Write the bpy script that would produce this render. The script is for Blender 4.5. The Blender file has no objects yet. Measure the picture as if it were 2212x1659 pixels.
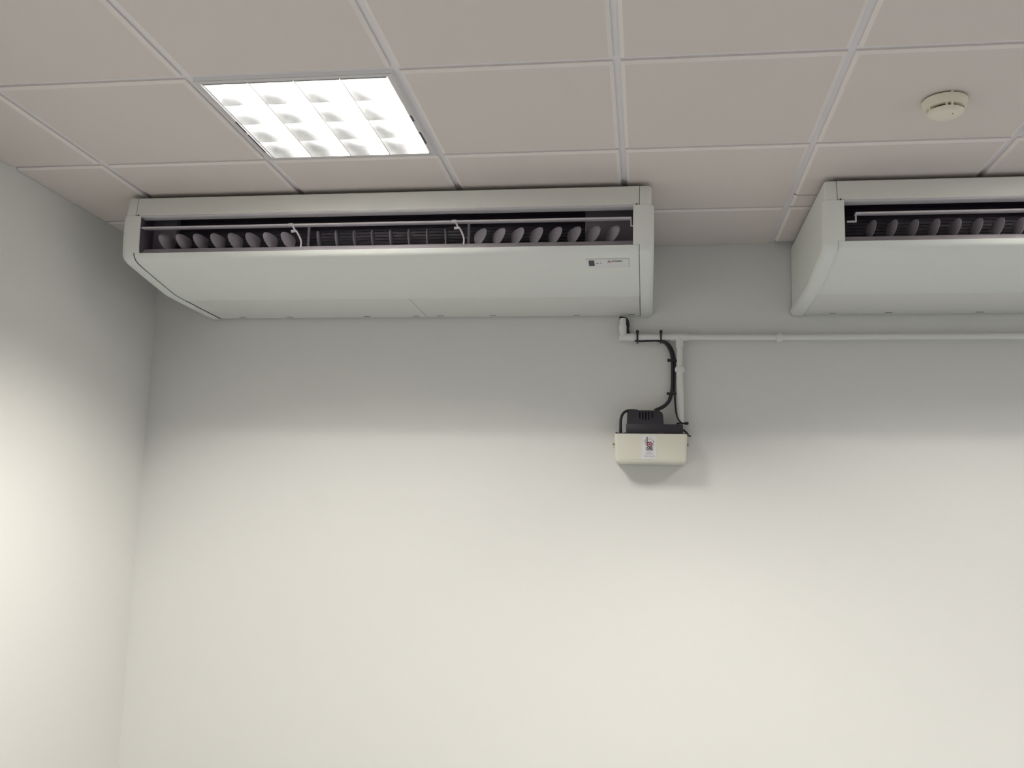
import bpy, bmesh, math
from mathutils import Vector, Matrix

scene = bpy.context.scene
COL = scene.collection

# ------------------------------------------------------------------ camera
CAMZ = 1.45                      # eye height above the floor
H = CAMZ + 1.2487                # ceiling grid height
cam_d = bpy.data.cameras.new('camera')
cam = bpy.data.objects.new('camera', cam_d)
COL.objects.link(cam)
cam_d.sensor_fit = 'HORIZONTAL'
cam_d.sensor_width = 36.0
cam_d.lens = 2105.6 / 2212 * 36.0
cam_d.clip_start = 0.02
_r = Vector((0.9906, 0.1344, 0.0237)).normalized()
_f = Vector((-0.1365, 0.9785, 0.1547)).normalized()
_u = _r.cross(_f).normalized()
_r = _f.cross(_u).normalized()
_m = Matrix((( _r.x, _u.x, -_f.x, 0.0), (_r.y, _u.y, -_f.y, -4.075), (_r.z, _u.z, -_f.z, CAMZ), (0, 0, 0, 1)))
cam.matrix_world = _m
scene.camera = cam

# ------------------------------------------------------------------ world and exposure
w = bpy.data.worlds.new('room_dark')
scene.world = w
w.use_nodes = True
w.node_tree.nodes['Background'].inputs[0].default_value = (0.8, 0.85, 1.0, 1)
w.node_tree.nodes['Background'].inputs[1].default_value = 0.02
vs = scene.view_settings
scene.display_settings.display_device = 'sRGB'
vs.view_transform = 'Standard'
vs.look = 'None'
vs.gamma = 1.0
vs.use_curve_mapping = False
vs.exposure = 0.46

# ------------------------------------------------------------------ lamps in the ceiling luminaires
GX, GY = -1.8792, -1.6565        # a crossing of the 600 mm ceiling grid
LUM_COL = (1.0, 0.962, 0.88)
CUT = math.radians(2 * 64.5)     # widest diagonal cut-off; the louvre blades do the square cut
CELL_POWER = 3.1
P1, P2, P3, P4, P5, SP4 = 1.20, 1.12, 1.0, 0.92, 1.0, 140
AREA_POWER = 30.0
LX, LY = GX + 0.9, GY + 0.3      # the luminaire seen in the photo
def cell_lamps(cx, cy, power):
    """one small lamp above each louvre cell"""
    sd_ = bpy.data.lights.new('louvre_cell_lamp', 'SPOT')
    sd_.energy = power
    sd_.spot_size = CUT
    sd_.spot_blend = 0.10
    sd_.shadow_soft_size = 0.019
    sd_.color = LUM_COL
    p = 0.538 / 4
    for i in range(4):
        for j in range(4):
            for d in (-0.022, 0.022):
                lo = bpy.data.objects.new('louvre_cell_lamp', sd_)
                lo.location = (cx - 0.269 + p * (i + 0.5), cy - 0.269 + p * (j + 0.5) + d, H + 0.0535)
                COL.objects.link(lo)
def area_lamp(cx, cy, power, spread):
    ld = bpy.data.lights.new('luminaire_lamp', 'AREA')
    ld.shape = 'SQUARE'
    ld.size = 0.53
    ld.energy = power
    ld.spread = math.radians(spread)
    ld.color = LUM_COL
    lo = bpy.data.objects.new('luminaire_lamp', ld)
    lo.location = (cx, cy, H - 0.012)
    COL.objects.link(lo)
cell_lamps(LX, LY, CELL_POWER * P1)
cell_lamps(LX + 2.4, LY, CELL_POWER * P2)
area_lamp(LX + 4.8, LY, AREA_POWER * P3, 115)
for i in range(3):
    area_lamp(LX + 2.4 * i, LY - 1.8, AREA_POWER * P4, SP4)
    area_lamp(LX + 2.4 * i, LY - 3.6, AREA_POWER * P5, 115)

# ------------------------------------------------------------------ materials
def mat(name, col, rough=0.5, metal=0.0, spec=0.5, emit=0.0, bump=0.0, bscale=200.0, var=0.0, coat=0.0):
    m = bpy.data.materials.new(name)
    m.use_nodes = True
    nt = m.node_tree
    p = nt.nodes['Principled BSDF']
    p.inputs['Base Color'].default_value = (*col, 1)
    p.inputs['Roughness'].default_value = rough
    p.inputs['Metallic'].default_value = metal
    p.inputs['Specular IOR Level'].default_value = spec
    if emit:
        p.inputs['Emission Color'].default_value = (*col, 1)
        p.inputs['Emission Strength'].default_value = emit
    tc = nt.nodes.new('ShaderNodeTexCoord')
    nz = nt.nodes.new('ShaderNodeTexNoise')
    nz.inputs['Scale'].default_value = bscale
    nz.inputs['Detail'].default_value = 3.0
    nt.links.new(tc.outputs['Object'], nz.inputs['Vector'])
    if bump:
        b = nt.nodes.new('ShaderNodeBump')
        b.inputs['Strength'].default_value = bump
        b.inputs['Distance'].default_value = 0.001
        nt.links.new(nz.outputs['Fac'], b.inputs['Height'])
        nt.links.new(b.outputs['Normal'], p.inputs['Normal'])
    # a slight unevenness of the finish
    rp = nt.nodes.new('ShaderNodeMixRGB')
    rp.blend_type = 'MULTIPLY'
    rp.inputs['Fac'].default_value = var if var else 0.02
    rp.inputs['Color1'].default_value = (*col, 1)
    nt.links.new(nz.outputs['Color'], rp.inputs['Color2'])
    nt.links.new(rp.outputs['Color'], p.inputs['Base Color'])
    return m

M = {}
M['wall'] = mat('wall_paint', (0.82, 0.82, 0.80), 0.75, spec=0.25, bump=0.06, bscale=180)
M['wall_left'] = mat('wall_left_paint', (0.82, 0.815, 0.79), 0.75, spec=0.25, bump=0.06, bscale=180)
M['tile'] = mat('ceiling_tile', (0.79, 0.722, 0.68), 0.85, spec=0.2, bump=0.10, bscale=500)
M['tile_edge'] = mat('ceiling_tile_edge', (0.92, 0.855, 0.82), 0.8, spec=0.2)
M['tbar'] = mat('ceiling_grid_steel', (0.86, 0.83, 0.855), 0.45, spec=0.4)
M['void'] = mat('ceiling_void', (0.10, 0.10, 0.10), 0.9)
M['floor'] = mat('floor_carpet', (0.145, 0.157, 0.178), 0.6, bscale=40, var=0.15)
M['skirt'] = mat('skirting_paint', (0.80, 0.80, 0.78), 0.4)
M['ac'] = mat('air_conditioner_plastic', (0.84, 0.86, 0.82), 0.45, spec=0.4)
M['ac_top'] = mat('air_conditioner_top_steel', (0.80, 0.80, 0.76), 0.4, spec=0.45)
M['ac_grille'] = mat('air_conditioner_grille_plastic', (0.80, 0.80, 0.76), 0.5, spec=0.4)
M['ac_dark'] = mat('outlet_dark', (0.020, 0.014, 0.028), 0.6)
M['ac_slat'] = mat('outlet_coil', (0.026, 0.020, 0.032), 0.45)
M['ac_grey'] = mat('outlet_grey', (0.20, 0.18, 0.21), 0.5)
M['ac_blade'] = mat('outlet_blade', (0.25, 0.225, 0.26), 0.45)
M['ac_lip'] = mat('outlet_lip', (0.66, 0.64, 0.66), 0.35)
M['ac_shade'] = mat('outlet_shade_sheet', (0.10, 0.085, 0.11), 0.5)  # dark tone standing in for shade inside the outlet
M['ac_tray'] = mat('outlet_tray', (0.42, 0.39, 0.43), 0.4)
M['ac_flap'] = mat('outlet_flap', (0.62, 0.58, 0.62), 0.28)
M['seam'] = mat('latch_dark_grey', (0.10, 0.10, 0.09), 0.8)  # dark grey of the latches and screw caps
M['panel_lab'] = mat('display_panel', (0.80, 0.80, 0.80), 0.4)
M['window_dark'] = mat('display_window', (0.045, 0.035, 0.055), 0.2)
M['grey_ink'] = mat('grey_ink', (0.20, 0.20, 0.21), 0.6)
M['pale_ink'] = mat('pale_ink', (0.50, 0.51, 0.48), 0.6)
M['red_ink'] = mat('red_ink', (0.62, 0.05, 0.08), 0.6)
M['rust_ink'] = mat('dull_red_ink', (0.50, 0.16, 0.17), 0.6)
M['black_ink'] = mat('black_ink', (0.03, 0.025, 0.05), 0.6)
M['sticker'] = mat('sticker_paper', (0.80, 0.80, 0.82), 0.5)
M['cream'] = mat('pump_tank_plastic', (0.79, 0.775, 0.67), 0.42, spec=0.45)
M['black'] = mat('pump_black_plastic', (0.022, 0.018, 0.028), 0.5, bump=0.2, bscale=400, var=0.3)
M['deep_black'] = mat('cooling_slot', (0.003, 0.002, 0.004), 0.9, spec=0.05)
M['rubber'] = mat('black_rubber', (0.018, 0.013, 0.022), 0.45)
M['pipe'] = mat('white_pipe_plastic', (0.84, 0.84, 0.83), 0.3, spec=0.5)
M['metal'] = mat('zinc_screw', (0.42, 0.41, 0.38), 0.35, metal=0.8)
M['det'] = mat('detector_plastic', (0.89, 0.84, 0.70), 0.45)
M['lum_frame'] = mat('luminaire_steel', (0.70, 0.68, 0.68), 0.35)
M['lum_mirror'] = mat('louvre_aluminium', (0.86, 0.865, 0.87), 0.15, metal=1.0)
M['lum_tray'] = mat('luminaire_reflector', (0.88, 0.88, 0.88), 0.4)
M['tube'] = mat('fluorescent_tube', (1.0, 0.98, 0.94), 0.4, emit=3.6)
M['lamp_slot'] = mat('luminaire_slot', (0.06, 0.045, 0.07), 0.6)

# ------------------------------------------------------------------ helpers
def empty(name, loc, label, cat, group=None):
    o = bpy.data.objects.new(name, None)
    o.empty_display_size = 0.05
    o.location = loc
    COL.objects.link(o)
    o['label'] = label
    o['category'] = cat
    if group:
        o['group'] = group
    return o

def wloc(o):
    v = Vector(o.location)
    while o.parent:
        o = o.parent
        v += Vector(o.location)
    return v

def obj(name, bm, m, parent=None, smooth=None, origin=None, label=None):
    """bm is given in world coordinates; the object's origin becomes the parent's
    or the given one."""
    bmesh.ops.recalc_face_normals(bm, faces=bm.faces)
    me = bpy.data.meshes.new(name)
    base = Vector(origin) if origin is not None else Vector((0, 0, 0))
    if parent is not None and origin is None:
        base = wloc(parent)
    bmesh.ops.translate(bm, verts=bm.verts, vec=-base)
    bm.to_mesh(me)
    bm.free()
    mats = m if isinstance(m, (list, tuple)) else [m]
    for x in mats:
        me.materials.append(M[x])
    if smooth is not None:
        me.shade_smooth()
        me.set_sharp_from_angle(angle=math.radians(smooth))
    o = bpy.data.objects.new(name, me)
    COL.objects.link(o)
    if parent is not None:
        o.parent = parent
        o.location = base - wloc(parent)
    else:
        o.location = base
    if label:
        o['label'] = label
    return o

def tag(o, label, cat, group=None):
    o['label'] = label
    o['category'] = cat
    if group:
        o['group'] = group
    return o

def box(bm, x0, x1, y0, y1, z0, z1, mi=0, bev=0.0, seg=2):
    b = bmesh.new() if bev else bm
    r = bmesh.ops.create_cube(b, size=1.0)
    vs_ = r['verts']
    bmesh.ops.scale(b, verts=vs_, vec=(x1 - x0, y1 - y0, z1 - z0))
    bmesh.ops.translate(b, verts=vs_, vec=((x0 + x1) / 2, (y0 + y1) / 2, (z0 + z1) / 2))
    if bev:
        bmesh.ops.bevel(b, geom=list(b.edges), offset=bev, segments=seg, affect='EDGES', profile=0.5)
        for f in b.faces:
            f.material_index = mi
        merge(bm, b)
    else:
        for f in {f for v in vs_ for f in v.link_faces}:
            f.material_index = mi
    return bm

def merge(dst, src):
    me = bpy.data.meshes.new('tmp')
    src.to_mesh(me)
    src.free()
    dst.from_mesh(me)
    bpy.data.meshes.remove(me)

def bx(*a, **k):
    return box(bmesh.new(), *a, **k)

def loft(bm, rings, closed=True, cap0=True, cap1=True, mi=0):
    R = [[bm.verts.new(p) for p in ring] for ring in rings]
    n = len(R[0])
    for a, b in zip(R, R[1:]):
        for i in range(n if closed else n - 1):
            j = (i + 1) % n
            f = bm.faces.new((a[i], a[j], b[j], b[i]))
            f.material_index = mi
    if cap0:
        bm.faces.new(R[0]).material_index = mi
    if cap1:
        bm.faces.new(list(reversed(R[-1]))).material_index = mi
    return bm

def prism_x(prof, x0, x1, bm=None, mi=0):
    bm = bm or bmesh.new()
    return loft(bm, [[(x0, y, z) for y, z in prof], [(x1, y, z) for y, z in prof]], mi=mi)

def tube(pts, rad, n=12, bm=None, mi=0, caps=True):
    """round tube along a polyline (radius may be a list)"""
    bm = bm or bmesh.new()
    P = [Vector(p) for p in pts]
    rads = rad if isinstance(rad, (list, tuple)) else [rad] * len(P)
    T = []
    for i in range(len(P)):
        a = P[max(i - 1, 0)]
        b = P[min(i + 1, len(P) - 1)]
        T.append((b - a).normalized())
    ref = Vector((0, 1, 0)) if abs(T[0].y) < 0.9 else Vector((1, 0, 0))
    nrm = (ref - T[0] * ref.dot(T[0])).normalized()
    rings = []
    for i, (p, t) in enumerate(zip(P, T)):
        nrm = (nrm - t * nrm.dot(t)).normalized()
        bi = t.cross(nrm)
        rings.append([p + (nrm * math.cos(2 * math.pi * k / n) + bi * math.sin(2 * math.pi * k / n)) * rads[i] for k in range(n)])
    return loft(bm, rings, cap0=caps, cap1=caps, mi=mi)

def smooth_path(pts, k=6):
    P = [Vector(p) for p in pts]
    P = [P[0] * 2 - P[1]] + P + [P[-1] * 2 - P[-2]]
    out = []
    for i in range(1, len(P) - 2):
        for s in range(k):
            t = s / k
            a, b, c, d = P[i - 1], P[i], P[i + 1], P[i + 2]
            out.append(0.5 * ((2 * b) + (c - a) * t + (2 * a - 5 * b + 4 * c - d) * t * t + (3 * b - a - 3 * c + d) * t ** 3))
    out.append(P[-2])
    return out

def lathe(prof, cx, cy, n=64, bm=None, mi=0, a0=0.0, a1=2 * math.pi):
    """prof: list of (r, z) from axis to axis"""
    bm = bm or bmesh.new()
    rings = []
    for r, z in prof:
        rings.append([(cx + r * math.cos(2 * math.pi * k / n), cy + r * math.sin(2 * math.pi * k / n), z) for k in range(n)])
    loft(bm, rings, cap0=True, cap1=True, mi=mi)
    return bm

def inset_prof(prof, d, fixed):
    """move a closed (y,z) profile inwards by d; fixed(y,z) -> which axes stay"""
    n = len(prof)
    area = sum(prof[i][0] * prof[(i + 1) % n][1] - prof[(i + 1) % n][0] * prof[i][1] for i in range(n))
    s = 1 if area > 0 else -1
    out = []
    for i in range(n):
        p0, p, p1 = Vector(prof[i - 1]), Vector(prof[i]), Vector(prof[(i + 1) % n])
        e0 = (p - p0).normalized()
        e1 = (p1 - p).normalized()
        n0 = Vector((-e0.y, e0.x)) * s
        n1 = Vector((-e1.y, e1.x)) * s
        b = (n0 + n1)
        if b.length < 1e-6:
            b = n0
        b.normalize()
        k = 1 / max(0.5, b.dot(n0))
        v = b * d * k
        fy, fz = fixed(p.x, p.y)
        if fy: v.x = 0
        if fz: v.y = 0
        out.append((p.x + v.x, p.y + v.y))
    return out

def text_mesh(body, size, bold=0.0, align='CENTER', xs=1.0):
    c = bpy.data.curves.new('t', 'FONT')
    c.body = body
    c.size = size
    c.align_x = align
    c.align_y = 'CENTER'
    c.extrude = 0.0003
    c.offset = bold
    o = bpy.data.objects.new('t', c)
    COL.objects.link(o)
    dg = bpy.context.evaluated_depsgraph_get()
    me = bpy.data.meshes.new_from_object(o.evaluated_get(dg))
    bm = bmesh.new()
    bm.from_mesh(me)
    bpy.data.objects.remove(o)
    bpy.data.curves.remove(c)
    bpy.data.meshes.remove(me)
    bmesh.ops.scale(bm, verts=bm.verts, vec=(xs, 1, 1))
    return bm

# ------------------------------------------------------------------ room
XL, XR, YF = -2.2161, 5.2, -7.9
TOP = H + 0.35
def struct(name, bm, m, parent=None, smooth=None):
    o = obj(name, bm, m, parent, smooth)
    if parent is None:
        o['kind'] = 'structure'
    return o
struct('floor', bx(XL - 0.1, XR + 0.1, YF - 0.1, 0.1, -0.1, 0.0), 'floor')
struct('wall_back', bx(XL - 0.1, XR + 0.1, 0.0, 0.1, 0.0, TOP), 'wall')
struct('wall_left', bx(XL - 0.1, XL, YF, 0.0, 0.0, TOP), 'wall_left')
struct('wall_right', bx(XR, XR + 0.1, YF, 0.0, 0.0, TOP), 'wall')
struct('wall_front', bx(XL - 0.1, XR + 0.1, YF - 0.1, YF, 0.0, TOP), 'wall')
struct('baseboard_back', bx(XL + 0.015, XR - 0.015, -0.015, 0.0, 0.0, 0.10, bev=0.003), 'skirt')
struct('baseboard_left', bx(XL, XL + 0.015, YF, 0.0, 0.0, 0.10, bev=0.003), 'skirt')

# ceiling: slab, tegular tiles with sloping edges, recessed T-bars
xs_ = [XL] + [GX + 0.6 * i for i in range(0, 12) if GX + 0.6 * i < XR - 0.02] + [XR]
ys_ = [YF] + [GY + 0.6 * j for j in range(-10, 3) if GY + 0.6 * j > YF + 0.02] + [0.0]
ROOTC = None
bm = bmesh.new()
box(bm, XL - 0.1, XR + 0.1, YF - 0.1, 0.1, TOP, TOP + 0.1, mi=2)
HB, BV, ZR, ZF = 0.0098, 0.0110, H + 0.0010, H - 0.0045
def tile(bm, xa, xb, ya, yb, ex0=True, ex1=True, ey0=True, ey1=True, cut=0):
    """bounds of the rim; sloping edge only on flagged sides"""
    i0 = BV if ex0 else 0.0
    i1 = BV if ex1 else 0.0
    j0 = BV if ey0 else 0.0
    j1 = BV if ey1 else 0.0
    t = 0.015
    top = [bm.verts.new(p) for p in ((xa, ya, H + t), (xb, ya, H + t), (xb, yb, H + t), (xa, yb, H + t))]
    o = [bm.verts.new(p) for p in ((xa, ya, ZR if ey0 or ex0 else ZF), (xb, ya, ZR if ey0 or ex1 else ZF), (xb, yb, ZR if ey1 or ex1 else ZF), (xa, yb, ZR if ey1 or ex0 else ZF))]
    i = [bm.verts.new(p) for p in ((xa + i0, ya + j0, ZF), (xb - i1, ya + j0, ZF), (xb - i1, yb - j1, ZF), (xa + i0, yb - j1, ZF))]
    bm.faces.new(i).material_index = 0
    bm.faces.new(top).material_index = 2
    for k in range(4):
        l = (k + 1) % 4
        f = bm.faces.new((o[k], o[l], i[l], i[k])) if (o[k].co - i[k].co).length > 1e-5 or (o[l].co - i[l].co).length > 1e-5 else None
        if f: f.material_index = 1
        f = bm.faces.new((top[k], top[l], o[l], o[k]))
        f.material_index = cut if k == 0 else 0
LUMCELL = (GX + 0.6, GX + 3.0)
GAP = 0.0022
for a in range(len(xs_) - 1):
    for b in range(len(ys_) - 1):
        x0, x1, y0, y1 = xs_[a], xs_[a + 1], ys_[b], ys_[b + 1]
        if min(abs(x0 - LUMCELL[0]), abs(x0 - LUMCELL[1])) < 1e-3 and abs(y0 - GY) < 1e-3:
            continue
        wl, wr, wf, wb = a == 0, a == len(xs_) - 2, b == 0, b == len(ys_) - 2
        xa = x0 + (GAP if wl else HB)
        xb = x1 - (GAP if wr else HB)
        ya = y0 + (GAP if wf else HB)
        yb = y1 - (GAP if wb else HB)
        if abs(x0 - (GX + 2.4)) < 1e-3 and abs(y0 - (GY + 0.6)) < 1e-3:
            # tile cut beside the second air conditioner
            tile(bm, xa, xb, ya, -0.597, True, True, True, False)
            tile(bm, xa, xb, -0.586, yb, True, True, False, True, 2)  # dark cut face: raw edge with the gap's shade in its colour
            continue
        if abs(x0 - (GX + 2.4)) < 1e-3 and wb:
            yb = -0.034
        tile(bm, xa, xb, ya, yb, not wl, not wr, not wf, not wb)
ceil = struct('ceiling', bm, ['tile', 'tile_edge', 'void'])
# grid
bm = bmesh.new()
TW = 0.012
for x in xs_[1:-1]:
    box(bm, x - TW, x + TW, YF, -0.0005, H + 0.0060, H + 0.0072)
    box(bm, x - 0.001, x + 0.001, YF, -0.0005, H + 0.0072, H + 0.035)
for y in ys_[1:-1]:
    for a in range(len(xs_) - 1):
        xa = xs_[a] + (TW if a else 0.0005)
        xb = xs_[a + 1] - (TW if a < len(xs_) - 2 else 0.0005)
        box(bm, xa, xb, y - TW, y + TW, H + 0.0062, H + 0.0074)
g = obj('ceiling_grid', bm, 'tbar', ceil)

# ------------------------------------------------------------------ recessed luminaire
def luminaire(LX, LY, label):
    lum = empty('recessed_luminaire', (LX, LY, H), label, 'ceiling light', 'recessed ceiling lights')
    A = 0.288                        # half size of the body
    IN = 0.272                       # half size of the opening
    zt = H + 0.125
    bm = bmesh.new()                 # tray and rim
    t = 0.0012
    box(bm, LX - A, LX + A, LY - A, LY + A, zt, zt + t)
    for s in (-1, 1):
        box(bm, LX + s * A - t / 2, LX + s * A + t / 2, LY - A, LY + A, H - 0.004, zt)
        box(bm, LX - A, LX + A, LY + s * A - t / 2, LY + s * A + t / 2, H - 0.004, zt)
    obj('housing', bm, 'lum_tray', lum)
    bm = bmesh.new()
    def frame_strip(bm, x0, x1, y0, y1):
        box(bm, x0, x1, y0, y1, H - 0.0065, H - 0.0035, bev=0.0008, seg=1)
    frame_strip(bm, LX - A, LX - IN, LY - A, LY + A)
    frame_strip(bm, LX + IN, LX + A, LY - A, LY + A)
    frame_strip(bm, LX - IN, LX + IN, LY - A, LY - IN)
    frame_strip(bm, LX - IN, LX + IN, LY + IN, LY + A)
    # sloping inner flange
    for s in (-1, 1):
        x = LX + s * IN
        loft(bm, [[(x, LY - IN, H - 0.004), (x, LY + IN, H - 0.004), (x - s * 0.001, LY + IN, H + 0.008), (x - s * 0.001, LY - IN, H + 0.008)],
                  [(x - s * .002, LY - IN, H - 0.004), (x - s * .002, LY + IN, H - 0.004), (x - s * 0.003, LY + IN, H + 0.008), (x - s * 0.003, LY - IN, H + 0.008)]])
    obj('rim', bm, 'lum_frame', lum)
    for s, spans in ((-1, ((-0.02, 0.06), (0.08, 0.22))), (1, ((-0.02, 0.02), (0.10, 0.19)))):
        for a, b in spans:
            bm = bmesh.new()
            box(bm, LX + s * (IN + 0.004) - 0.003, LX + s * (IN + 0.004) + 0.003, LY + a, LY + b, H - 0.0072, H - 0.005)
            obj('slot', bm, 'lamp_slot', lum)
    # louvre: three long blades, three cross blades and a mirrored surround
    pitch = 2 * (IN - 0.003) / 4
    for k in range(5):
        x = LX - (IN - 0.003) + pitch * k
        prof = [(-0.0012, H - 0.0035), (0.0012, H - 0.0035), (0.009, H + 0.075), (-0.009, H + 0.075)]
        if k == 0: prof = [(0.0, H - 0.003), (0.0006, H - 0.003), (0.006, H + 0.075), (0.0, H + 0.075)]
        if k == 4: prof = [(-0.0006, H - 0.003), (0.0, H - 0.003), (0.0, H + 0.075), (-0.006, H + 0.075)]
        bm = bmesh.new()
        loft(bm, [[(x + p, LY - IN + 0.003, z) for p, z in prof], [(x + p, LY + IN - 0.003, z) for p, z in prof]])
        obj('louvre_blade', bm, 'lum_mirror', lum)
    for k in range(5):
        y = LY - (IN - 0.003) + pitch * k
        lo_ = 0.0 if k == 0 else 1.0
        hi_ = 0.0 if k == 4 else 1.0
        for c in range(4):
            xa = LX - (IN - 0.003) + pitch * c
            bm = bmesh.new()
            rings = []
            for q in range(7):      # sagging lower edge
                f = q / 6
                xx = xa + 0.001 + (pitch - 0.002) * f
                rings.append([(xx, y - 0.0008 * lo_, H - 0.008), (xx, y + 0.0008 * hi_, H - 0.008),
                              (xx, y + 0.006 * hi_, H + 0.073), (xx, y - 0.006 * lo_, H + 0.073)])
            loft(bm, rings)
            obj('cross_blade', bm, 'lum_mirror', lum)
    for k in range(4):
        x = LX - (IN - 0.003) + pitch * (k + 0.5)
        obj('fluorescent_tube', tube([(x, LY - 0.262, H + 0.094), (x, LY + 0.262, H + 0.094)], 0.013, 16), 'tube', lum, smooth=40)


luminaire(LX, LY, 'lit square recessed ceiling light above the left air conditioner')
luminaire(LX + 2.4, LY, 'lit recessed ceiling light just beyond the right edge of the picture')
# ------------------------------------------------------------------ ceiling-suspended air conditioners
ZC = H
UL = 1.872
FRONT = [(-0.7800, -0.2365), (-0.7802, -0.2372), (-0.7785, -0.2395), (-0.7740, -0.2470), (-0.7665, -0.2552), (-0.755, -0.2620), (-0.735, -0.2672),
         (-0.70, -0.2735), (-0.60, -0.2885), (-0.46, -0.3085), (-0.425, -0.3115), (-0.345, -0.3125)]
def front_z(y):
    for (a, b), (c, d) in zip(FRONT, FRONT[1:]):
        if a <= y <= c:
            return b + (d - b) * (y - a) / (c - a)
    return FRONT[-1][1]

def drop_blade(x, y, z, phi, parent):
    pts = [(-0.006, 0), (-0.016, 0.006), (-0.028, 0.018), (-0.035, 0.030), (-0.036, 0.040), (-0.031, 0.048), (-0.020, 0.0525), (-0.004, 0.053),
           (0.014, 0.050), (0.028, 0.045), (0.035, 0.038), (0.037, 0.028), (0.035, 0.014), (0.030, 0.005), (0.020, 0.001), (0.006, 0)]
    c, s = math.cos(phi), math.sin(phi)
    def P(u, v, t):
        # u along the blade (towards the room is -y), t thickness
        return (x + u * s + t * c, y + u * c - t * s, z + v)
    th = 0.0011
    bm = bmesh.new()
    loft(bm, [[P(u * 0.97, v * 0.985 + 0.0004, -th) for u, v in pts], [P(u, v, -th * 0.5) for u, v in pts],
              [P(u, v, th * 0.5) for u, v in pts], [P(u * 0.97, v * 0.985 + 0.0004, th) for u, v in pts]])
    return obj('louver_blade', bm, 'ac_blade', parent, smooth=50)

def air_con(x0, label, blades, display, coil_right, coil_left, flap_ends):
    """x0: seam of the left end cover; blades: list of (x, angle)"""
    x1 = x0 + UL
    e = empty('air_conditioner', ((x0 + x1) / 2, -0.39, ZC - 0.3125), label, 'air conditioner', 'suspended air conditioners')
    Z = lambda prof: [(y, ZC + z) for y, z in prof]
    # body behind the outlet
    bm = prism_x(Z([(-0.764, -0.026), (-0.764, -0.060), (-0.655, -0.060), (-0.655, -0.262), (-0.345, -0.296), (-0.012, -0.296), (-0.012, -0.026)]), x0 + 0.001, x1 - 0.001)
    obj('chassis', bm, 'ac_dark', e)
    # coil slats seen through the outlet
    bm = bmesh.new()
    z = ZC - 0.212
    while z < ZC - 0.063:
        box(bm, coil_left, coil_right, -0.660, -0.655, z, z + 0.0022)
        z += 0.0115
    obj('coil', bm, 'ac_slat', e)
    bm = bmesh.new()
    if coil_right < x1 - 0.05:
        box(bm, coil_right, x1 - 0.002, -0.690, -0.655, ZC - 0.235, ZC - 0.061, bev=0.003)
        obj('end_baffle', bm, 'ac_grey', e, smooth=30)
        bm = bmesh.new()
    if coil_left > x0 + 0.05:
        box(bm, x0 + 0.002, coil_left, -0.690, -0.655, ZC - 0.235, ZC - 0.061, bev=0.003)
    if len(bm.verts):
        obj('end_baffle', bm, 'ac_grey', e, smooth=30)
    else:
        bm.free()
    # top panel
    tp = Z([(-0.773, -0.022), (-0.7755, -0.024), (-0.7865, -0.086), (-0.7865, -0.0895), (-0.785, -0.092), (-0.7645, -0.094), (-0.7645, -0.025), (-0.014, -0.025), (-0.014, -0.020), (-0.770, -0.020)])
    obj('top_panel', prism_x(tp, x0 + 0.0012, x1 - 0.0012), 'ac_top', e, smooth=25)
    # curved upper lip of the outlet
    lp = Z([(-0.7855, -0.0925), (-0.786, -0.0965), (-0.781, -0.1005), (-0.776, -0.1000), (-0.772, -0.1012), (-0.764, -0.1030), (-0.758, -0.1042), (-0.7555, -0.1030), (-0.757, -0.0995), (-0.7625, -0.0945)])
    obj('outlet_lip', prism_x(lp, x0 + 0.002, x1 - 0.002), 'ac_lip', e, smooth=50)
    # lower tray of the outlet
    tr = Z([(-0.776, -0.2365), (-0.772, -0.2335), (-0.7705, -0.2335), (-0.745, -0.2135), (-0.742, -0.2105), (-0.735, -0.2090), (-0.655, -0.2150), (-0.655, -0.262), (-0.70, -0.262), (-0.770, -0.246)])
    obj('outlet_tray', prism_x(tr, x0 + 0.002, x1 - 0.002), 'ac_tray', e, smooth=50)
    # front lower panel
    fp = Z(FRONT + [(-0.345, -0.300), (-0.62, -0.275), (-0.74, -0.256), (-0.768, -0.245), (-0.775, -0.2365)])
    pan = obj('front_panel', prism_x(fp, x0 + 0.0012, x1 - 0.0012), 'ac', e, smooth=28)
    # bottom grilles
    xm = (x0 + x1) / 2 + 0.013
    for a, b, tabs in ((x0 + 0.0015, xm - 0.0008, (0.10, 0.32, 0.67, 0.89)), (xm + 0.0008, x1 - 0.0015, (0.05, 0.28, 0.64, 0.87))):
        gb = bmesh.new()
        box(gb, a, b, -0.3412, -0.012, ZC - 0.3120, ZC - 0.2965, bev=0.0012, seg=1)
        # shallow raised border ribs
        gr = obj('intake_grille', gb, 'ac_grille', e)
        for t_ in tabs:
            obj('latch', bx(a + t_, a + t_ + 0.028, -0.036, -0.031, ZC - 0.3128, ZC - 0.3118), 'seam', gr)
        for t_ in (0.12, 0.27, 0.42, 0.57, 0.72, 0.86):
            obj('rib', bx(a + t_, a + t_ + 0.003, -0.320, -0.275, ZC - 0.3124, ZC - 0.3118), 'ac', gr)
    # end covers: thick rounded rim, flat side set back a little
    low = Z([(-0.010, -0.0900), (-0.770, -0.0900), (-0.783, -0.0915), (-0.7885, -0.097), (-0.7895, -0.12), (-0.7890, -0.17), (-0.7865, -0.215), (-0.783, -0.243), (-0.7775, -0.254), (-0.768, -0.262),
             (-0.755, -0.2675), (-0.735, -0.2725), (-0.70, -0.2780), (-0.60, -0.2925), (-0.46, -0.3125), (-0.425, -0.3155), (-0.345, -0.3165), (-0.010, -0.3165)])
    up = Z([(-0.010, -0.0905), (-0.7865, -0.0905), (-0.7860, -0.080), (-0.7765, -0.022), (-0.774, -0.018), (-0.768, -0.0165), (-0.010, -0.0165)])
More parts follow.
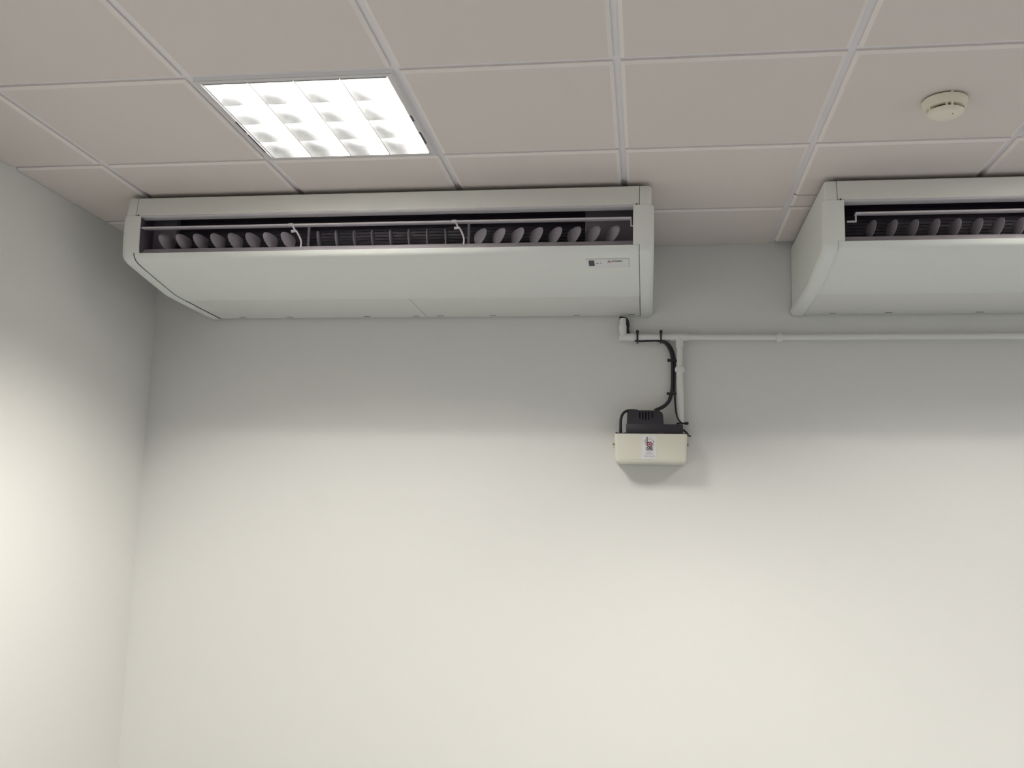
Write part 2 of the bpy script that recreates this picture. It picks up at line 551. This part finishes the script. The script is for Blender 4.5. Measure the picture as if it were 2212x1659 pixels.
    for s, xe in ((-1, x0), (1, x1)):
        full = Z([(-0.010, -0.020), (-0.766, -0.020), (-0.772, -0.0215), (-0.7755, -0.0260), (-0.7860, -0.085), (-0.7865, -0.12), (-0.7860, -0.17), (-0.7835, -0.215), (-0.780, -0.240),
                  (-0.774, -0.251), (-0.765, -0.259), (-0.753, -0.2645), (-0.733, -0.2695), (-0.70, -0.2750), (-0.60, -0.2895), (-0.46, -0.3095), (-0.425, -0.3125), (-0.345, -0.3135), (-0.010, -0.3135)])
        fixed = lambda y, z: (y > -0.02, False)
        P0 = lambda d, dx: [(xe + s * dx, y, z) for y, z in inset_prof(full, d, fixed)]
        rings = [P0(0.0, 0.0008)]
        for q in range(7):
            an = q / 6 * math.pi / 2
            rings.append(P0(0.012 * (1 - math.cos(an)), 0.042 - 0.012 + 0.012 * math.sin(an)))
        cv = obj('end_cover', loft(bmesh.new(), rings), 'ac', e, smooth=35)
        # thick rounded rim running down the front and along the bottom to the wall
        path = Z([(-0.7860, -0.0905), (-0.7880, -0.0925), (-0.7890, -0.097), (-0.7895, -0.12), (-0.7890, -0.17), (-0.7865, -0.215), (-0.783, -0.243), (-0.7775, -0.254), (-0.768, -0.262),
                  (-0.755, -0.2675), (-0.735, -0.2725), (-0.70, -0.2780), (-0.60, -0.2925), (-0.46, -0.3125), (-0.425, -0.3155), (-0.345, -0.3165), (-0.20, -0.3165), (-0.010, -0.3165)])
        sec = [(0.0, 0.0008), (0.0, 0.030), (0.0012, 0.037), (0.0045, 0.043), (0.0100, 0.0480), (0.0170, 0.0503), (0.0240, 0.0500), (0.0310, 0.0470), (0.0370, 0.0435), (0.0400, 0.0400), (0.0400, 0.0008)]
        rings = []
        for q, (py, pz) in enumerate(path):
            a_, b_ = path[max(q - 1, 0)], path[min(q + 1, len(path) - 1)]
            tx, tz = b_[0] - a_[0], b_[1] - a_[1]
            if q < 3: tx, tz = 0.0, -1.0
            L_ = math.hypot(tx, tz)
            ny, nz = -tz / L_, tx / L_
            if q < 3: ny, nz = 1.0, 0.0
            sh = (0.72, 0.90, 1.0)[q] if q < 3 else 1.0
            rings.append([(xe + s * (dx if dx < 0.035 else 0.033 + (dx - 0.033) * (sh if sh == 1 else (sh - 0.6) * 2)), py + ny * d, pz + nz * d) for d, dx in sec])
        obj('cover_rim', loft(bmesh.new(), rings), 'ac', cv, smooth=40)
        # cheek beside the outlet
        ck = Z([(-0.7893, -0.0955), (-0.7898, -0.12), (-0.7895, -0.17), (-0.787, -0.215), (-0.7835, -0.2362), (-0.66, -0.2362), (-0.66, -0.0955)])
        bm = prism_x(ck, xe + s * 0.010, xe - s * 0.0215)
        obj('outlet_cheek', bm, 'ac', cv, smooth=35)
        lin = Z([(-0.7860, -0.0955), (-0.7865, -0.12), (-0.7860, -0.17), (-0.7835, -0.215), (-0.780, -0.2355), (-0.66, -0.2355), (-0.66, -0.062), (-0.764, -0.062), (-0.764, -0.0955)])
        bm = prism_x(lin, xe - s * 0.0210, xe - s * 0.0222)
        obj('outlet_shade_sheet', bm, 'ac_tray' if s > 0 else 'ac_shade', cv)  # added sheet over the cheek's inner face, outlet shade put into its colour
        # clip
        obj('screw_cap', bx(xe - s * 0.010 - 0.002, xe - s * 0.010 + 0.002, -0.7905, -0.785, ZC - 0.0950, ZC - 0.0900), 'seam', cv)
    # horizontal flap with its arms
    fa, fb = flap_ends
    fl = Z([(-0.7795, -0.1375), (-0.7785, -0.1345), (-0.775, -0.1335), (-0.762, -0.1342), (-0.748, -0.1370), (-0.747, -0.1385), (-0.755, -0.1405), (-0.772, -0.1415), (-0.778, -0.1405)])
    fo = obj('air_flap', prism_x(fl, fa, fb), 'ac_flap', e, smooth=40)
    for s, xe in ((1, fa), (-1, fb)):
        bm = tube([(xe + s * 0.0, -0.777, ZC - 0.1385), (xe + s * 0.022, -0.777, ZC - 0.1385)], 0.0042, 8)
        tube([(xe + s * 0.001, -0.776, ZC - 0.139), (xe + s * 0.001, -0.772, ZC - 0.166)], 0.0028, 8, bm)
        tube([(xe + s * 0.003, -0.772, ZC - 0.166), (xe - s * 0.028, -0.772, ZC - 0.166)], 0.0036, 8, bm)
        obj('flap_bracket', bm, 'ac_flap', fo, smooth=40)
    for f in (0.330, 0.655):
        xa = x0 + UL * f
        # post between lip and tray
        obj('support_post', bx(xa + 0.022, xa + 0.032, -0.700, -0.690, ZC - 0.22, ZC - 0.110, bev=0.002), 'ac_grey', e, smooth=30)
        bm = bmesh.new()
        box(bm, xa - 0.022, xa - 0.004, -0.783, -0.774, ZC - 0.1440, ZC - 0.1330, bev=0.002)
        tube([(xa - 0.006, -0.778, ZC - 0.140), (xa - 0.003, -0.776, ZC - 0.150), (xa + 0.003, -0.772, ZC - 0.160)], 0.0035, 8, bm)
        tube([(xa - 0.012, -0.774, ZC - 0.162), (xa + 0.008, -0.774, ZC - 0.161)], [0.0052, 0.0045], 10, bm)
        tube(smooth_path([(xa + 0.006, -0.772, ZC - 0.160), (xa + 0.013, -0.765, ZC - 0.173), (xa + 0.019, -0.757, ZC - 0.188), (xa + 0.0205, -0.752, ZC - 0.200), (xa + 0.0185, -0.750, ZC - 0.217)], 4), 0.0034, 8, bm)
        obj('flap_arm', bm, 'ac_flap', fo, smooth=40)
    # vertical blades standing on link bars
    for k in range(0, len(blades), 8):
        seg = blades[k:k + 8]
        for h0 in (seg[:4], seg[4:]):
            obj('link_bar', bx(h0[0][0] - 0.02, h0[-1][0] + 0.03, -0.716, -0.711, ZC - 0.2085, ZC - 0.2055), 'ac_tray', e)
        for bx_, ph in seg:
            drop_blade(bx_, -0.735, ZC - 0.2085, math.radians(ph), e)
    # display corner
    if display:
        d = (x1 - 0.190, x1 - 0.036)
        def slope(y):
            return ZC + front_z(y)
        Y0, Y1 = -0.726, -0.652
        def quad(xa, xb, ya, yb, lift=0.0006, name='decal', m='grey_ink', par=None, lab=None):
            bm = bmesh.new()
            za, zb = slope(ya), slope(yb)
            lo = [(xa, ya, za - lift), (xb, ya, za - lift), (xb, yb, zb - lift), (xa, yb, zb - lift)]
            hi = [(xx, yy, zz + lift + 0.0002) for xx, yy, zz in lo]
            loft(bm, [lo, hi])
            return obj(name, bm, m, par or pan, label=lab)
        dp = quad(d[0] + 0.001, d[1] - 0.002, Y0 + 0.004, Y1, 0.0004, 'display_panel', 'panel_lab')
        quad(d[0], d[1], Y0, Y0 + 0.0045, 0.0007, 'panel_groove', 'pale_ink', pan)
        quad(d[1] - 0.002, d[1] + 0.0005, Y0 + 0.003, Y1, 0.0007, 'panel_groove', 'pale_ink', pan)
        quad(x1 - 0.1800, x1 - 0.1600, -0.712, -0.668, 0.0009, 'display_window', 'window_dark', pan)
        # two faint symbols
        for cx, wd in ((x1 - 0.150, 0.010), (x1 - 0.137, 0.006)):
            bm = lathe([(wd / 2, slope(-0.688) - 0.0010), (wd / 2, slope(-0.688) - 0.0002)], cx, -0.688, 16)
            obj('indicator', bm, 'pale_ink', pan)
        quad(x1 - 0.1374, x1 - 0.1366, -0.706, -0.690, 0.0009, 'indicator', 'pale_ink', pan)
        # emblem: three red lozenges, and the maker's name
        ang = math.atan2(front_z(-0.70) - front_z(-0.60), -0.10)
        def on_panel(bm, cx, cy):
            dy = 0.1
            tz = (front_z(cy + 0.01) - front_z(cy - 0.01)) / 0.02
            t_ = Vector((0, 1, tz)).normalized()
            n_ = Vector((0, t_.z, -t_.y))
            # reading direction +x, text up = towards the front edge (-y)
            mt = Matrix(((1, 0, 0, cx), (0, -t_.y, n_.y, cy), (0, -t_.z, n_.z, slope(cy) - 0.0008), (0, 0, 0, 1)))
            bmesh.ops.transform(bm, matrix=mt, verts=bm.verts)
            return bm
        bm = bmesh.new()
        a_ = 0.0048
        for th in (90, 210, 330):
            c_, s_ = math.cos(math.radians(th)), math.sin(math.radians(th))
            l1 = (math.cos(math.radians(th + 30)), math.sin(math.radians(th + 30)))
            l2 = (math.cos(math.radians(th - 30)), math.sin(math.radians(th - 30)))
            pts = [(0, 0), (l1[0] * a_ , l1[1] * a_), ((l1[0] + l2[0]) * a_, (l1[1] + l2[1]) * a_), (l2[0] * a_, l2[1] * a_)]
            pts = [(px, py * 1.6) for px, py in pts]
            loft(bm, [[(px, py, 0) for px, py in pts], [(px, py, 0.0004) for px, py in pts]])
        obj('emblem', on_panel(bm, x1 - 0.107, -0.702), 'rust_ink', pan)
        bm = text_mesh('MITSUBISHI', 0.0115, 0.00025, 'LEFT', 0.66)
        for v in bm.verts: v.co.y *= 1.3
        obj('lettering', on_panel(bm, x1 - 0.098, -0.7045), 'grey_ink', pan)
    return e

XA = -1.897
def blade_row(x0, starts, phis):
    out = []
    for (a, b), ph in zip(starts, phis):
        for k in range(8):
            out.append((a + (b - a) * k / 7, ph))
    return out
air_con(XA, 'whole white suspended air conditioner left of the wall pump, below the lit ceiling light',
        blade_row(XA, ((-1.795, -1.317), (-1.197, -0.720), (-0.594, -0.120)), (28, -4, -48)),
        True, XA + UL - 0.195, XA + 0.115, (XA + 0.015, XA + UL - 0.028))
XB = 0.641
air_con(XB, 'white suspended air conditioner at the right, cut off by the picture edge',
        blade_row(XB, ((0.759, 1.237), (1.341, 1.818), (1.944, 2.418)), (-18, -18, -18)),
        True, XB + UL - 0.195, XB + 0.03, (XB + 0.060, XB + UL - 0.028))

# ------------------------------------------------------------------ smoke detector
DX, DY = 0.830, -1.352
sd = empty('smoke_detector', (DX, DY, ZF), 'round cream smoke detector on the ceiling tile above the right air conditioner', 'smoke detector')
zf = ZF
obj('base_shadow_ring', lathe([(0.047, zf), (0.047, zf - 0.006)], DX, DY, 64), 'lamp_slot', sd, smooth=40)  # dark ring: the shadow gap under the tile put into its colour
bm = lathe([(0.0592, zf - 0.0045), (0.0605, zf - 0.006), (0.0600, zf - 0.012), (0.0575, zf - 0.022), (0.0555, zf - 0.027), (0.050, zf - 0.029), (0.035, zf - 0.029)], DX, DY, 64)
obj('detector_body', bm, 'det', sd, smooth=40)
bm = lathe([(0.036, zf - 0.0285), (0.036, zf - 0.0375)], DX, DY, 48)
obj('sensor_chamber', bm, 'ac_dark', sd, smooth=40)
bm = lathe([(0.0470, zf - 0.0365), (0.0485, zf - 0.038), (0.0470, zf - 0.043), (0.042, zf - 0.0475), (0.030, zf - 0.0500), (0.010, zf - 0.0508)], DX, DY, 64)
obj('detector_cap', bm, 'det', sd, smooth=40)
for an in (-101, -84, -20, 40, 90, 140, 200):
    a = math.radians(an)
    c, s = math.cos(a), math.sin(a)
    bm = bmesh.new()
    box(bm, -0.0028, 0.0028, -0.0500, -0.034, zf - 0.039, zf - 0.027)
    bmesh.ops.rotate(bm, verts=bm.verts, cent=(0, 0, 0), matrix=Matrix.Rotation(a + math.pi / 2, 3, 'Z'))
    bmesh.ops.translate(bm, verts=bm.verts, vec=(DX, DY, 0))
    obj('cap_rib', bm, 'det', sd)
obj('locating_notch', bx(DX + 0.000, DX + 0.006, DY - 0.0595, DY - 0.050, zf - 0.0065, zf - 0.0005), 'det', sd)
obj('indicator_light', lathe([(0.0016, zf - 0.0490), (0.0016, zf - 0.0515)], DX + 0.014, DY - 0.018, 16), 'ac_dark', sd)

# ------------------------------------------------------------------ condensate pipework
PY = -0.034
PR = 0.0135
def wz(z): return ZC + z
zp = wz(-0.4095)
pipe = empty('condensate_pipe', (0.137, PY, zp), 'white plastic waste pipe running along the back wall under both air conditioners', 'pipe')
obj('drop_pipe', tube([(-0.0985, PY, wz(-0.330)), (-0.0985, PY, zp + 0.02)], PR, 20), 'pipe', pipe, smooth=40)
# square-cornered elbow
bm = tube([(-0.0985, PY, zp + 0.050), (-0.0985, PY, zp - 0.0)], PR + 0.0025, 20)
tube([(-0.0985 - PR - 0.0020, PY, zp), (-0.048, PY, zp)], PR + 0.0025, 20, bm)
obj('elbow', bm, 'pipe', pipe, smooth=40)
obj('run_pipe', tube([(-0.06, PY, zp), (0.12, PY, zp)], PR, 20), 'pipe', pipe, smooth=40)
bm = tube([(0.100, PY, zp), (0.174, PY, zp)], PR + 0.0022, 20)
tube([(0.137, PY, zp), (0.137, PY, zp - 0.046)], PR + 0.0022, 20, bm)
obj('tee', bm, 'pipe', pipe, smooth=40)
obj('run_pipe', tube([(0.15, PY, zp), (0.545, PY, zp - 0.003)], PR - 0.001, 20), 'pipe', pipe, smooth=40)
bm = tube([(0.530, PY, zp - 0.003), (0.535, PY, zp - 0.003), (0.549, PY, zp - 0.003), (0.553, PY, zp - 0.003)], [PR + 0.003, PR + 0.005, PR + 0.005, PR + 0.003], 20)
box(bm, 0.534, 0.550, -0.030, -0.001, zp - 0.012, zp + 0.008)
obj('coupling', bm, 'pipe', pipe, smooth=40)
obj('run_pipe', tube([(0.54, PY, zp - 0.003), (2.7, PY, zp + 0.000)], PR - 0.001, 20), 'pipe', pipe, smooth=40)
obj('down_pipe', tube([(0.137, PY, zp - 0.03), (0.137, PY, wz(-0.545))], PR - 0.0015, 20), 'pipe', pipe, smooth=40)
bm = tube([(0.1375, PY, wz(-0.536)), (0.1375, PY, wz(-0.540)), (0.1375, PY, wz(-0.556)), (0.1375, PY, wz(-0.562))], [PR + 0.003, PR + 0.0058, PR + 0.0058, PR], 20)
box(bm, 0.1175, 0.1575, -0.046, -0.001, wz(-0.557), wz(-0.541), bev=0.003)
obj('pipe_clip', bm, 'pipe', pipe, smooth=40)
obj('down_pipe', tube([(0.1375, PY, wz(-0.55)), (0.141, PY, wz(-0.7835))], PR - 0.0002, 20), 'pipe', pipe, smooth=40)

# ------------------------------------------------------------------ condensate pump
pm = empty('condensate_pump', (0.018, -0.06, wz(-0.945)), 'cream condensate pump tank with black motor top fixed to the back wall', 'pump')
# tank: rounded, slightly tapering box
def rrect(x0, x1, y0, y1, r, z, n=6):
    pts = []
    for cx, cy, a in ((x1 - r, y1 - 0.002, 90), (x0 + r, y1 - 0.002, 90), (x0 + r, y0 + r, 180), (x1 - r, y0 + r, 270)):
        pass
    def arc(cx, cy, a0, rr):
        for k in range(n + 1):
            a = math.radians(a0 + 90 * k / n)
            pts.append((cx + rr * math.cos(a), cy + rr * math.sin(a), z))
    arc(x1 - 0.003, y1 - 0.003, 0, 0.003)
    arc(x0 + 0.003, y1 - 0.003, 90, 0.003)
    arc(x0 + r, y0 + r, 180, r)
    arc(x1 - r, y0 + r, 270, r)
    return pts
TX0, TX1, TY0, TY1 = -0.1275, 0.1640, -0.122, -0.004
rings = []
for z, d, r in ((-0.8255, 0.0010, 0.012), (-0.8262, 0.0, 0.012), (-0.86, 0.0015, 0.012), (-0.925, 0.0045, 0.012), (-0.934, 0.0060, 0.013), (-0.9395, 0.0090, 0.014), (-0.9420, 0.0145, 0.018)):
    rings.append(rrect(TX0 + d, TX1 - d, TY0 + d, TY1, r, wz(z)))
obj('tank', loft(bmesh.new(), rings), 'cream', pm, smooth=35, label='cream plastic tank')
obj('tank_rim', bx(TX0 + 0.004, TX1 - 0.004, TY0 + 0.004, TY1 - 0.002, wz(-0.8260), wz(-0.8225), bev=0.001), 'black', pm)
# black motor base and housing
obj('motor_base', bx(-0.0810, 0.1475, -0.112, -0.014, wz(-0.8235), wz(-0.7845), bev=0.003), 'black', pm, smooth=35)
hp = [(-0.0785, wz(-0.786)), (-0.0775, wz(-0.738)), (-0.0740, wz(-0.732)), (-0.064, wz(-0.728)), (0.040, wz(-0.7275)), (0.054, wz(-0.730)), (0.0645, wz(-0.737)), (0.0685, wz(-0.748)), (0.0705, wz(-0.786))]
def ring_xz(pr_, y, k=1.0):
    cx = sum(p[0] for p in pr_) / len(pr_)
    zb = wz(-0.786)
    return [(cx + (p[0] - cx) * k, y, zb + (p[1] - zb) * k) for p in pr_]
bm = loft(bmesh.new(), [ring_xz(hp, -0.110, 0.95), ring_xz(hp, -0.1075, 0.985), ring_xz(hp, -0.102, 1.0), ring_xz(hp, -0.02, 1.0)])
mh = obj('motor_housing', bm, 'black', pm, smooth=35)
for i, gx in enumerate((-0.026, -0.014, -0.002, 0.010, 0.024)):
    zlow = (-0.762, -0.766, -0.770, -0.766, -0.760)[i]
    obj('cooling_slot', bx(gx - 0.0022, gx + 0.0022, -0.1108, -0.1090, wz(zlow), wz(-0.736)), 'deep_black', mh)
obj('warning_strip', bx(0.045, 0.072, -0.1128, -0.1118, wz(-0.8235), wz(-0.8215)), 'rust_ink', pm, label='thin dull red strip')
# fittings on the lid
obj('inlet_spigot', lathe([(0.0085, wz(-0.824)), (0.0085, wz(-0.819)), (0.0062, wz(-0.818)), (0.0062, wz(-0.805))], -0.104, -0.085, 20), 'black', pm, smooth=40)
obj('lid_screw', lathe([(0.004, wz(-0.824)), (0.004, wz(-0.8185))], -0.1195, -0.10, 16), 'black', pm)
obj('lid_screw', lathe([(0.003, wz(-0.824)), (0.003, wz(-0.8195))], -0.0865, -0.10, 16), 'black', pm)
# wall ears with screws
for s, xe in ((-1, TX0 + 0.002), (1, TX1 - 0.002)):
    ear = obj('mounting_ear', bx(min(xe, xe + s * 0.014), max(xe, xe + s * 0.014), -0.006, -0.0015, wz(-0.870), wz(-0.846), bev=0.0015), 'cream', pm)
    bm = tube([(xe + s * 0.0085, -0.006, wz(-0.858)), (xe + s * 0.0085, -0.011, wz(-0.858))], [0.0050, 0.0035], 14)
    obj('screw', bm, 'metal', ear, smooth=40)
# sticker with the house-and-b mark
SX0, SX1 = -0.0195, 0.0425
SZ0, SZ1 = wz(-0.9285), wz(-0.8320)
def yf(z):       # tank front leans slightly
    return TY0 + 0.0440 * max(0.0, wz(-0.8262) - z) - 0.0004
def flat(name, pts, m, par, lift):
    """pts (u, v) in sticker units: u 0..1 across, v 0..1 down"""
    P = [(SX0 + (SX1 - SX0) * u, SZ1 + (SZ0 - SZ1) * v) for u, v in pts]
    bm = loft(bmesh.new(), [[(x, yf(z) - lift, z) for x, z in P], [(x, yf(z) - lift - 0.0002, z) for x, z in P]])
    return bm if name is None else obj(name, bm, m, par)
stk = flat('sticker', [(0, 0), (1, 0), (1, 1), (0, 1)], 'sticker', pm, 0.0002)
stk['label'] = 'white label with red and black house mark'
def stroke(pts, wid):
    bm = bmesh.new()
    asp = (SX1 - SX0) / (SZ1 - SZ0)
    for a, b in zip(pts, pts[1:]):
        d = Vector(((b[0] - a[0]) * asp, b[1] - a[1])).normalized() * wid
        n_ = Vector((-d.y, d.x))
        q = [(a[0] + n_.x / asp, a[1] + n_.y), (b[0] + n_.x / asp, b[1] + n_.y), (b[0] - n_.x / asp, b[1] - n_.y), (a[0] - n_.x / asp, a[1] - n_.y)]
        merge(bm, flat(None, q, None, None, 0.0006))
    return bm
# sticker crop: u=(X-830)/370, v=(Y-870)/560 of the enlarged photograph
def uv(X, Y): return ((X - 832) / 358.0, (Y - 870) / 580.0)
S = [('mark_outline', [uv(870, 1010), uv(935, 1010), uv(935, 960)], 0.008, 'rust_ink'),
     ('mark_outline', [uv(922, 1010), uv(948, 1135)], 0.011, 'rust_ink'),
     ('mark_outline', [uv(985, 965), uv(1030, 950), uv(1140, 1030)], 0.009, 'rust_ink'),
     ('mark_outline', [uv(1110, 1015), uv(1100, 1140)], 0.010, 'rust_ink'),
     ('mark_letter_stem', [uv(965, 905), uv(968, 1090)], 0.020, 'black_ink')]
for nme, pts, wd, mm in S:
    obj(nme, stroke(pts, wd), mm, stk)
def disc_pts(r):
    c = uv(1023, 1090)
    return [(c[0] + r / 358.0 * math.cos(2 * math.pi * k / 28), c[1] + r / 580.0 * math.sin(2 * math.pi * k / 28)) for k in range(28)]
bm = bmesh.new()
o_, i_ = disc_pts(66), disc_pts(46)
for k in range(28):
    l = (k + 1) % 28
    merge(bm, flat(None, [o_[k], o_[l], i_[l], i_[k]], None, None, 0.0006))
obj('mark_ring', bm, 'black_ink', stk)
flat('mark_dot', disc_pts(33), 'red_ink', stk, 0.0006)
def letters(body, X, Y, size, bold, xs, m):
    bm = text_mesh(body, size, bold, 'CENTER', xs)
    u, v = uv(X, Y)
    cx, cz = SX0 + (SX1 - SX0) * u, SZ1 + (SZ0 - SZ1) * v
    mt = Matrix(((1, 0, 0, cx), (0, 0, -1, yf(cz) - 0.0007), (0, 1, 0, cz), (0, 0, 0, 1)))
    bmesh.ops.transform(bm, matrix=mt, verts=bm.verts)
    return obj('lettering', bm, m, stk)
letters('PUMP', 1020, 1180, 0.0088, 0.0004, 1.15, 'black_ink')
letters('HOUSE', 1032, 1218, 0.0058, 0.00015, 1.35, 'black_ink')
obj('mark_swash', stroke([uv(935, 1185), uv(945, 1205), uv(965, 1222), uv(1105, 1226)], 0.005), 'black_ink', stk)
# rows of print too small to read
rows = [(1247, 925, 1105, 0.012), (1272, 970, 1065, 0.010), (1292, 975, 1060, 0.010), (1318, 935, 1100, 0.018), (1368, 895, 1140, 0.010), (1388, 895, 1140, 0.010)]
for Y, xa, xb, hh in rows:
    bm = bmesh.new()
    X = xa
    i = 0
    while X < xb:
        wd = (16, 26, 12, 20)[i % 4]
        a, b = uv(X, Y), uv(min(X + wd, xb), Y)
        merge(bm, flat(None, [(a[0], a[1] - hh / 2), (b[0], a[1] - hh / 2), (b[0], a[1] + hh / 2), (a[0], a[1] + hh / 2)], None, None, 0.0006))
        X += wd + 7
        i += 1
    obj('small_print', bm, 'grey_ink', stk)

# ------------------------------------------------------------------ hoses, cable and ties
def px(X, Y, y=-0.03):
    """photo-scale grid on the wall near the pump, converted to metres"""
    return (-0.098 + (X - 1345) / 519.0, y, wz(-0.4085 - (Y - 728) / 510.0))
# thick drain hose: from the unit down behind the pipe, over and down to the pump
pts = [px(1337, 686, -0.03), px(1346, 687, -0.03), px(1353, 691, -0.03), px(1355.5, 700, -0.024), px(1354.5, 711, -0.020), px(1358, 720, -0.014), px(1368, 727, -0.0115),
       px(1395, 729.5, -0.0115), px(1420, 733, -0.013), px(1436, 739, -0.018), px(1446, 753, -0.022), px(1451.5, 772, -0.022), px(1452, 800, -0.022), px(1451.5, 835, -0.022),
       px(1449, 852, -0.022), px(1444, 866, -0.028), px(1435, 877, -0.045), px(1424, 884, -0.055), px(1414, 888.5, -0.060)]
ho = obj('drain_hose', tube(smooth_path(pts, 5), 0.0076, 12), 'rubber', origin=px(1452, 800, -0.022), smooth=50)
tag(ho, 'thick black hose curving from the air conditioner down to the pump motor', 'hose')
pts = [px(1357, 716, -0.012), px(1362, 722, -0.010), px(1369, 732, -0.030), px(1376, 737.5, -0.034), px(1400, 737, -0.034), px(1426, 736.5, -0.034), px(1443, 742, -0.030), px(1453, 757, -0.026),
       px(1457, 775, -0.029), px(1457, 800, -0.029), px(1456.5, 850, -0.029), px(1458, 880, -0.026), px(1461, 898, -0.036), px(1466, 909, -0.046), px(1472, 914, -0.049), px(1481, 914, -0.050)]
ca = obj('power_cable', tube(smooth_path(pts, 5), 0.0036, 10), 'rubber', origin=px(1458, 800, -0.022), smooth=50)
tag(ca, 'thin black cable running beside the thick hose and white down pipe', 'cable')
# hose looping from motor to tank
lp_ = [(-0.104, -0.085, wz(-0.808)), (-0.104, -0.085, wz(-0.790)), (-0.1035, -0.084, wz(-0.766)), (-0.098, -0.080, wz(-0.745)), (-0.086, -0.072, wz(-0.730)), (-0.070, -0.060, wz(-0.7235)), (-0.045, -0.050, wz(-0.7225)), (-0.02, -0.045, wz(-0.729))]
lh = obj('loop_hose', tube(smooth_path(lp_, 5), 0.0055, 12), 'rubber', origin=lp_[0], smooth=50)
tag(lh, 'short black hose arching from the pump motor into the left of the tank', 'hose')
tl = [(0.146, -0.060, wz(-0.800)), (0.156, -0.055, wz(-0.806)), (0.166, -0.045, wz(-0.815)), (0.172, -0.035, wz(-0.8235)), (0.181, -0.030, wz(-0.8235))]
tw = obj('earth_wire', tube(smooth_path(tl, 4), [0.0042] * 12 + [0.003] * 5, 10), 'rubber', origin=tl[0], smooth=50)
tag(tw, 'stubby black wire poking out right of the pump motor base', 'wire')

def tie(name_pt, vertical, length, label):
    """cable tie: flat band with a square head at one end"""
    x, y, z = name_pt
    bm = bmesh.new()
    y0, y1 = -0.0505, -0.006
    if vertical:
        bw = 0.0036
        for a, b, c, d in ((y0 - 0.0012, y0, z - length, z), (y1, y1 + 0.0012, z - length, z), (y0, y1, z - length - 0.0012, z - length), (y0, y1, z - 0.0012, z)):
            box(bm, x - bw, x + bw, a, b, c, d)
        box(bm, x - 0.0062, x + 0.0062, y0 - 0.004, y0 + 0.008, z - 0.004, z + 0.010, bev=0.003)
    else:
        y0, y1 = -0.0305, -0.012
        bw = 0.0036
        for a, b, c, d in ((y0 - 0.0012, y0, x, x + length), (y1, y1 + 0.0012, x, x + length), (y0, y1, x + length, x + length + 0.0012), (y0, y1, x, x + 0.0012)):
            box(bm, c, d, a, b, z - bw, z + bw)
        box(bm, x - 0.011, x + 0.001, y0 - 0.003, y0 + 0.008, z - 0.0055, z + 0.0055, bev=0.002)
    o = obj('cable_tie', bm, 'rubber', origin=(x, y, z), smooth=30)
    tag(o, label, 'cable tie', 'black cable ties')
    return o
tie(px(1376.5, 720), True, 0.038, 'left of the two black ties strapped round the horizontal white pipe')
tie(px(1427, 720), True, 0.038, 'right of the two black ties on the horizontal pipe, where the hose bends')
tie(px(1446.5, 778.5), False, 0.027, 'upper black tie round the vertical hose bundle')
tie(px(1445, 850), False, 0.027, 'lower black tie round the vertical hose bundle, above the pump')
# tie round the foot of the down pipe
bm = bmesh.new()
zc = px(1470, 914)[2]
import itertools
ring = [(0.1405 + 0.0170 * math.cos(a), PY + 0.0170 * math.sin(a)) for a in [2 * math.pi * k / 24 for k in range(24)]]
rin = [(0.1405 + 0.0155 * math.cos(a), PY + 0.0155 * math.sin(a)) for a in [2 * math.pi * k / 24 for k in range(24)]]
loft(bm, [[(x, y, zc - 0.003) for x, y in ring], [(x, y, zc + 0.003) for x, y in ring], [(x, y, zc + 0.003) for x, y in rin], [(x, y, zc - 0.003) for x, y in rin], [(x, y, zc - 0.003) for x, y in ring]], cap0=False, cap1=False)
box(bm, 0.156, 0.172, PY - 0.018, PY - 0.006, zc - 0.006, zc + 0.006, bev=0.003)
o = obj('cable_tie', bm, 'rubber', origin=(0.16, PY, zc), smooth=30)
tag(o, 'black tie round the foot of the white down pipe, just above the pump', 'cable tie', 'black cable ties')
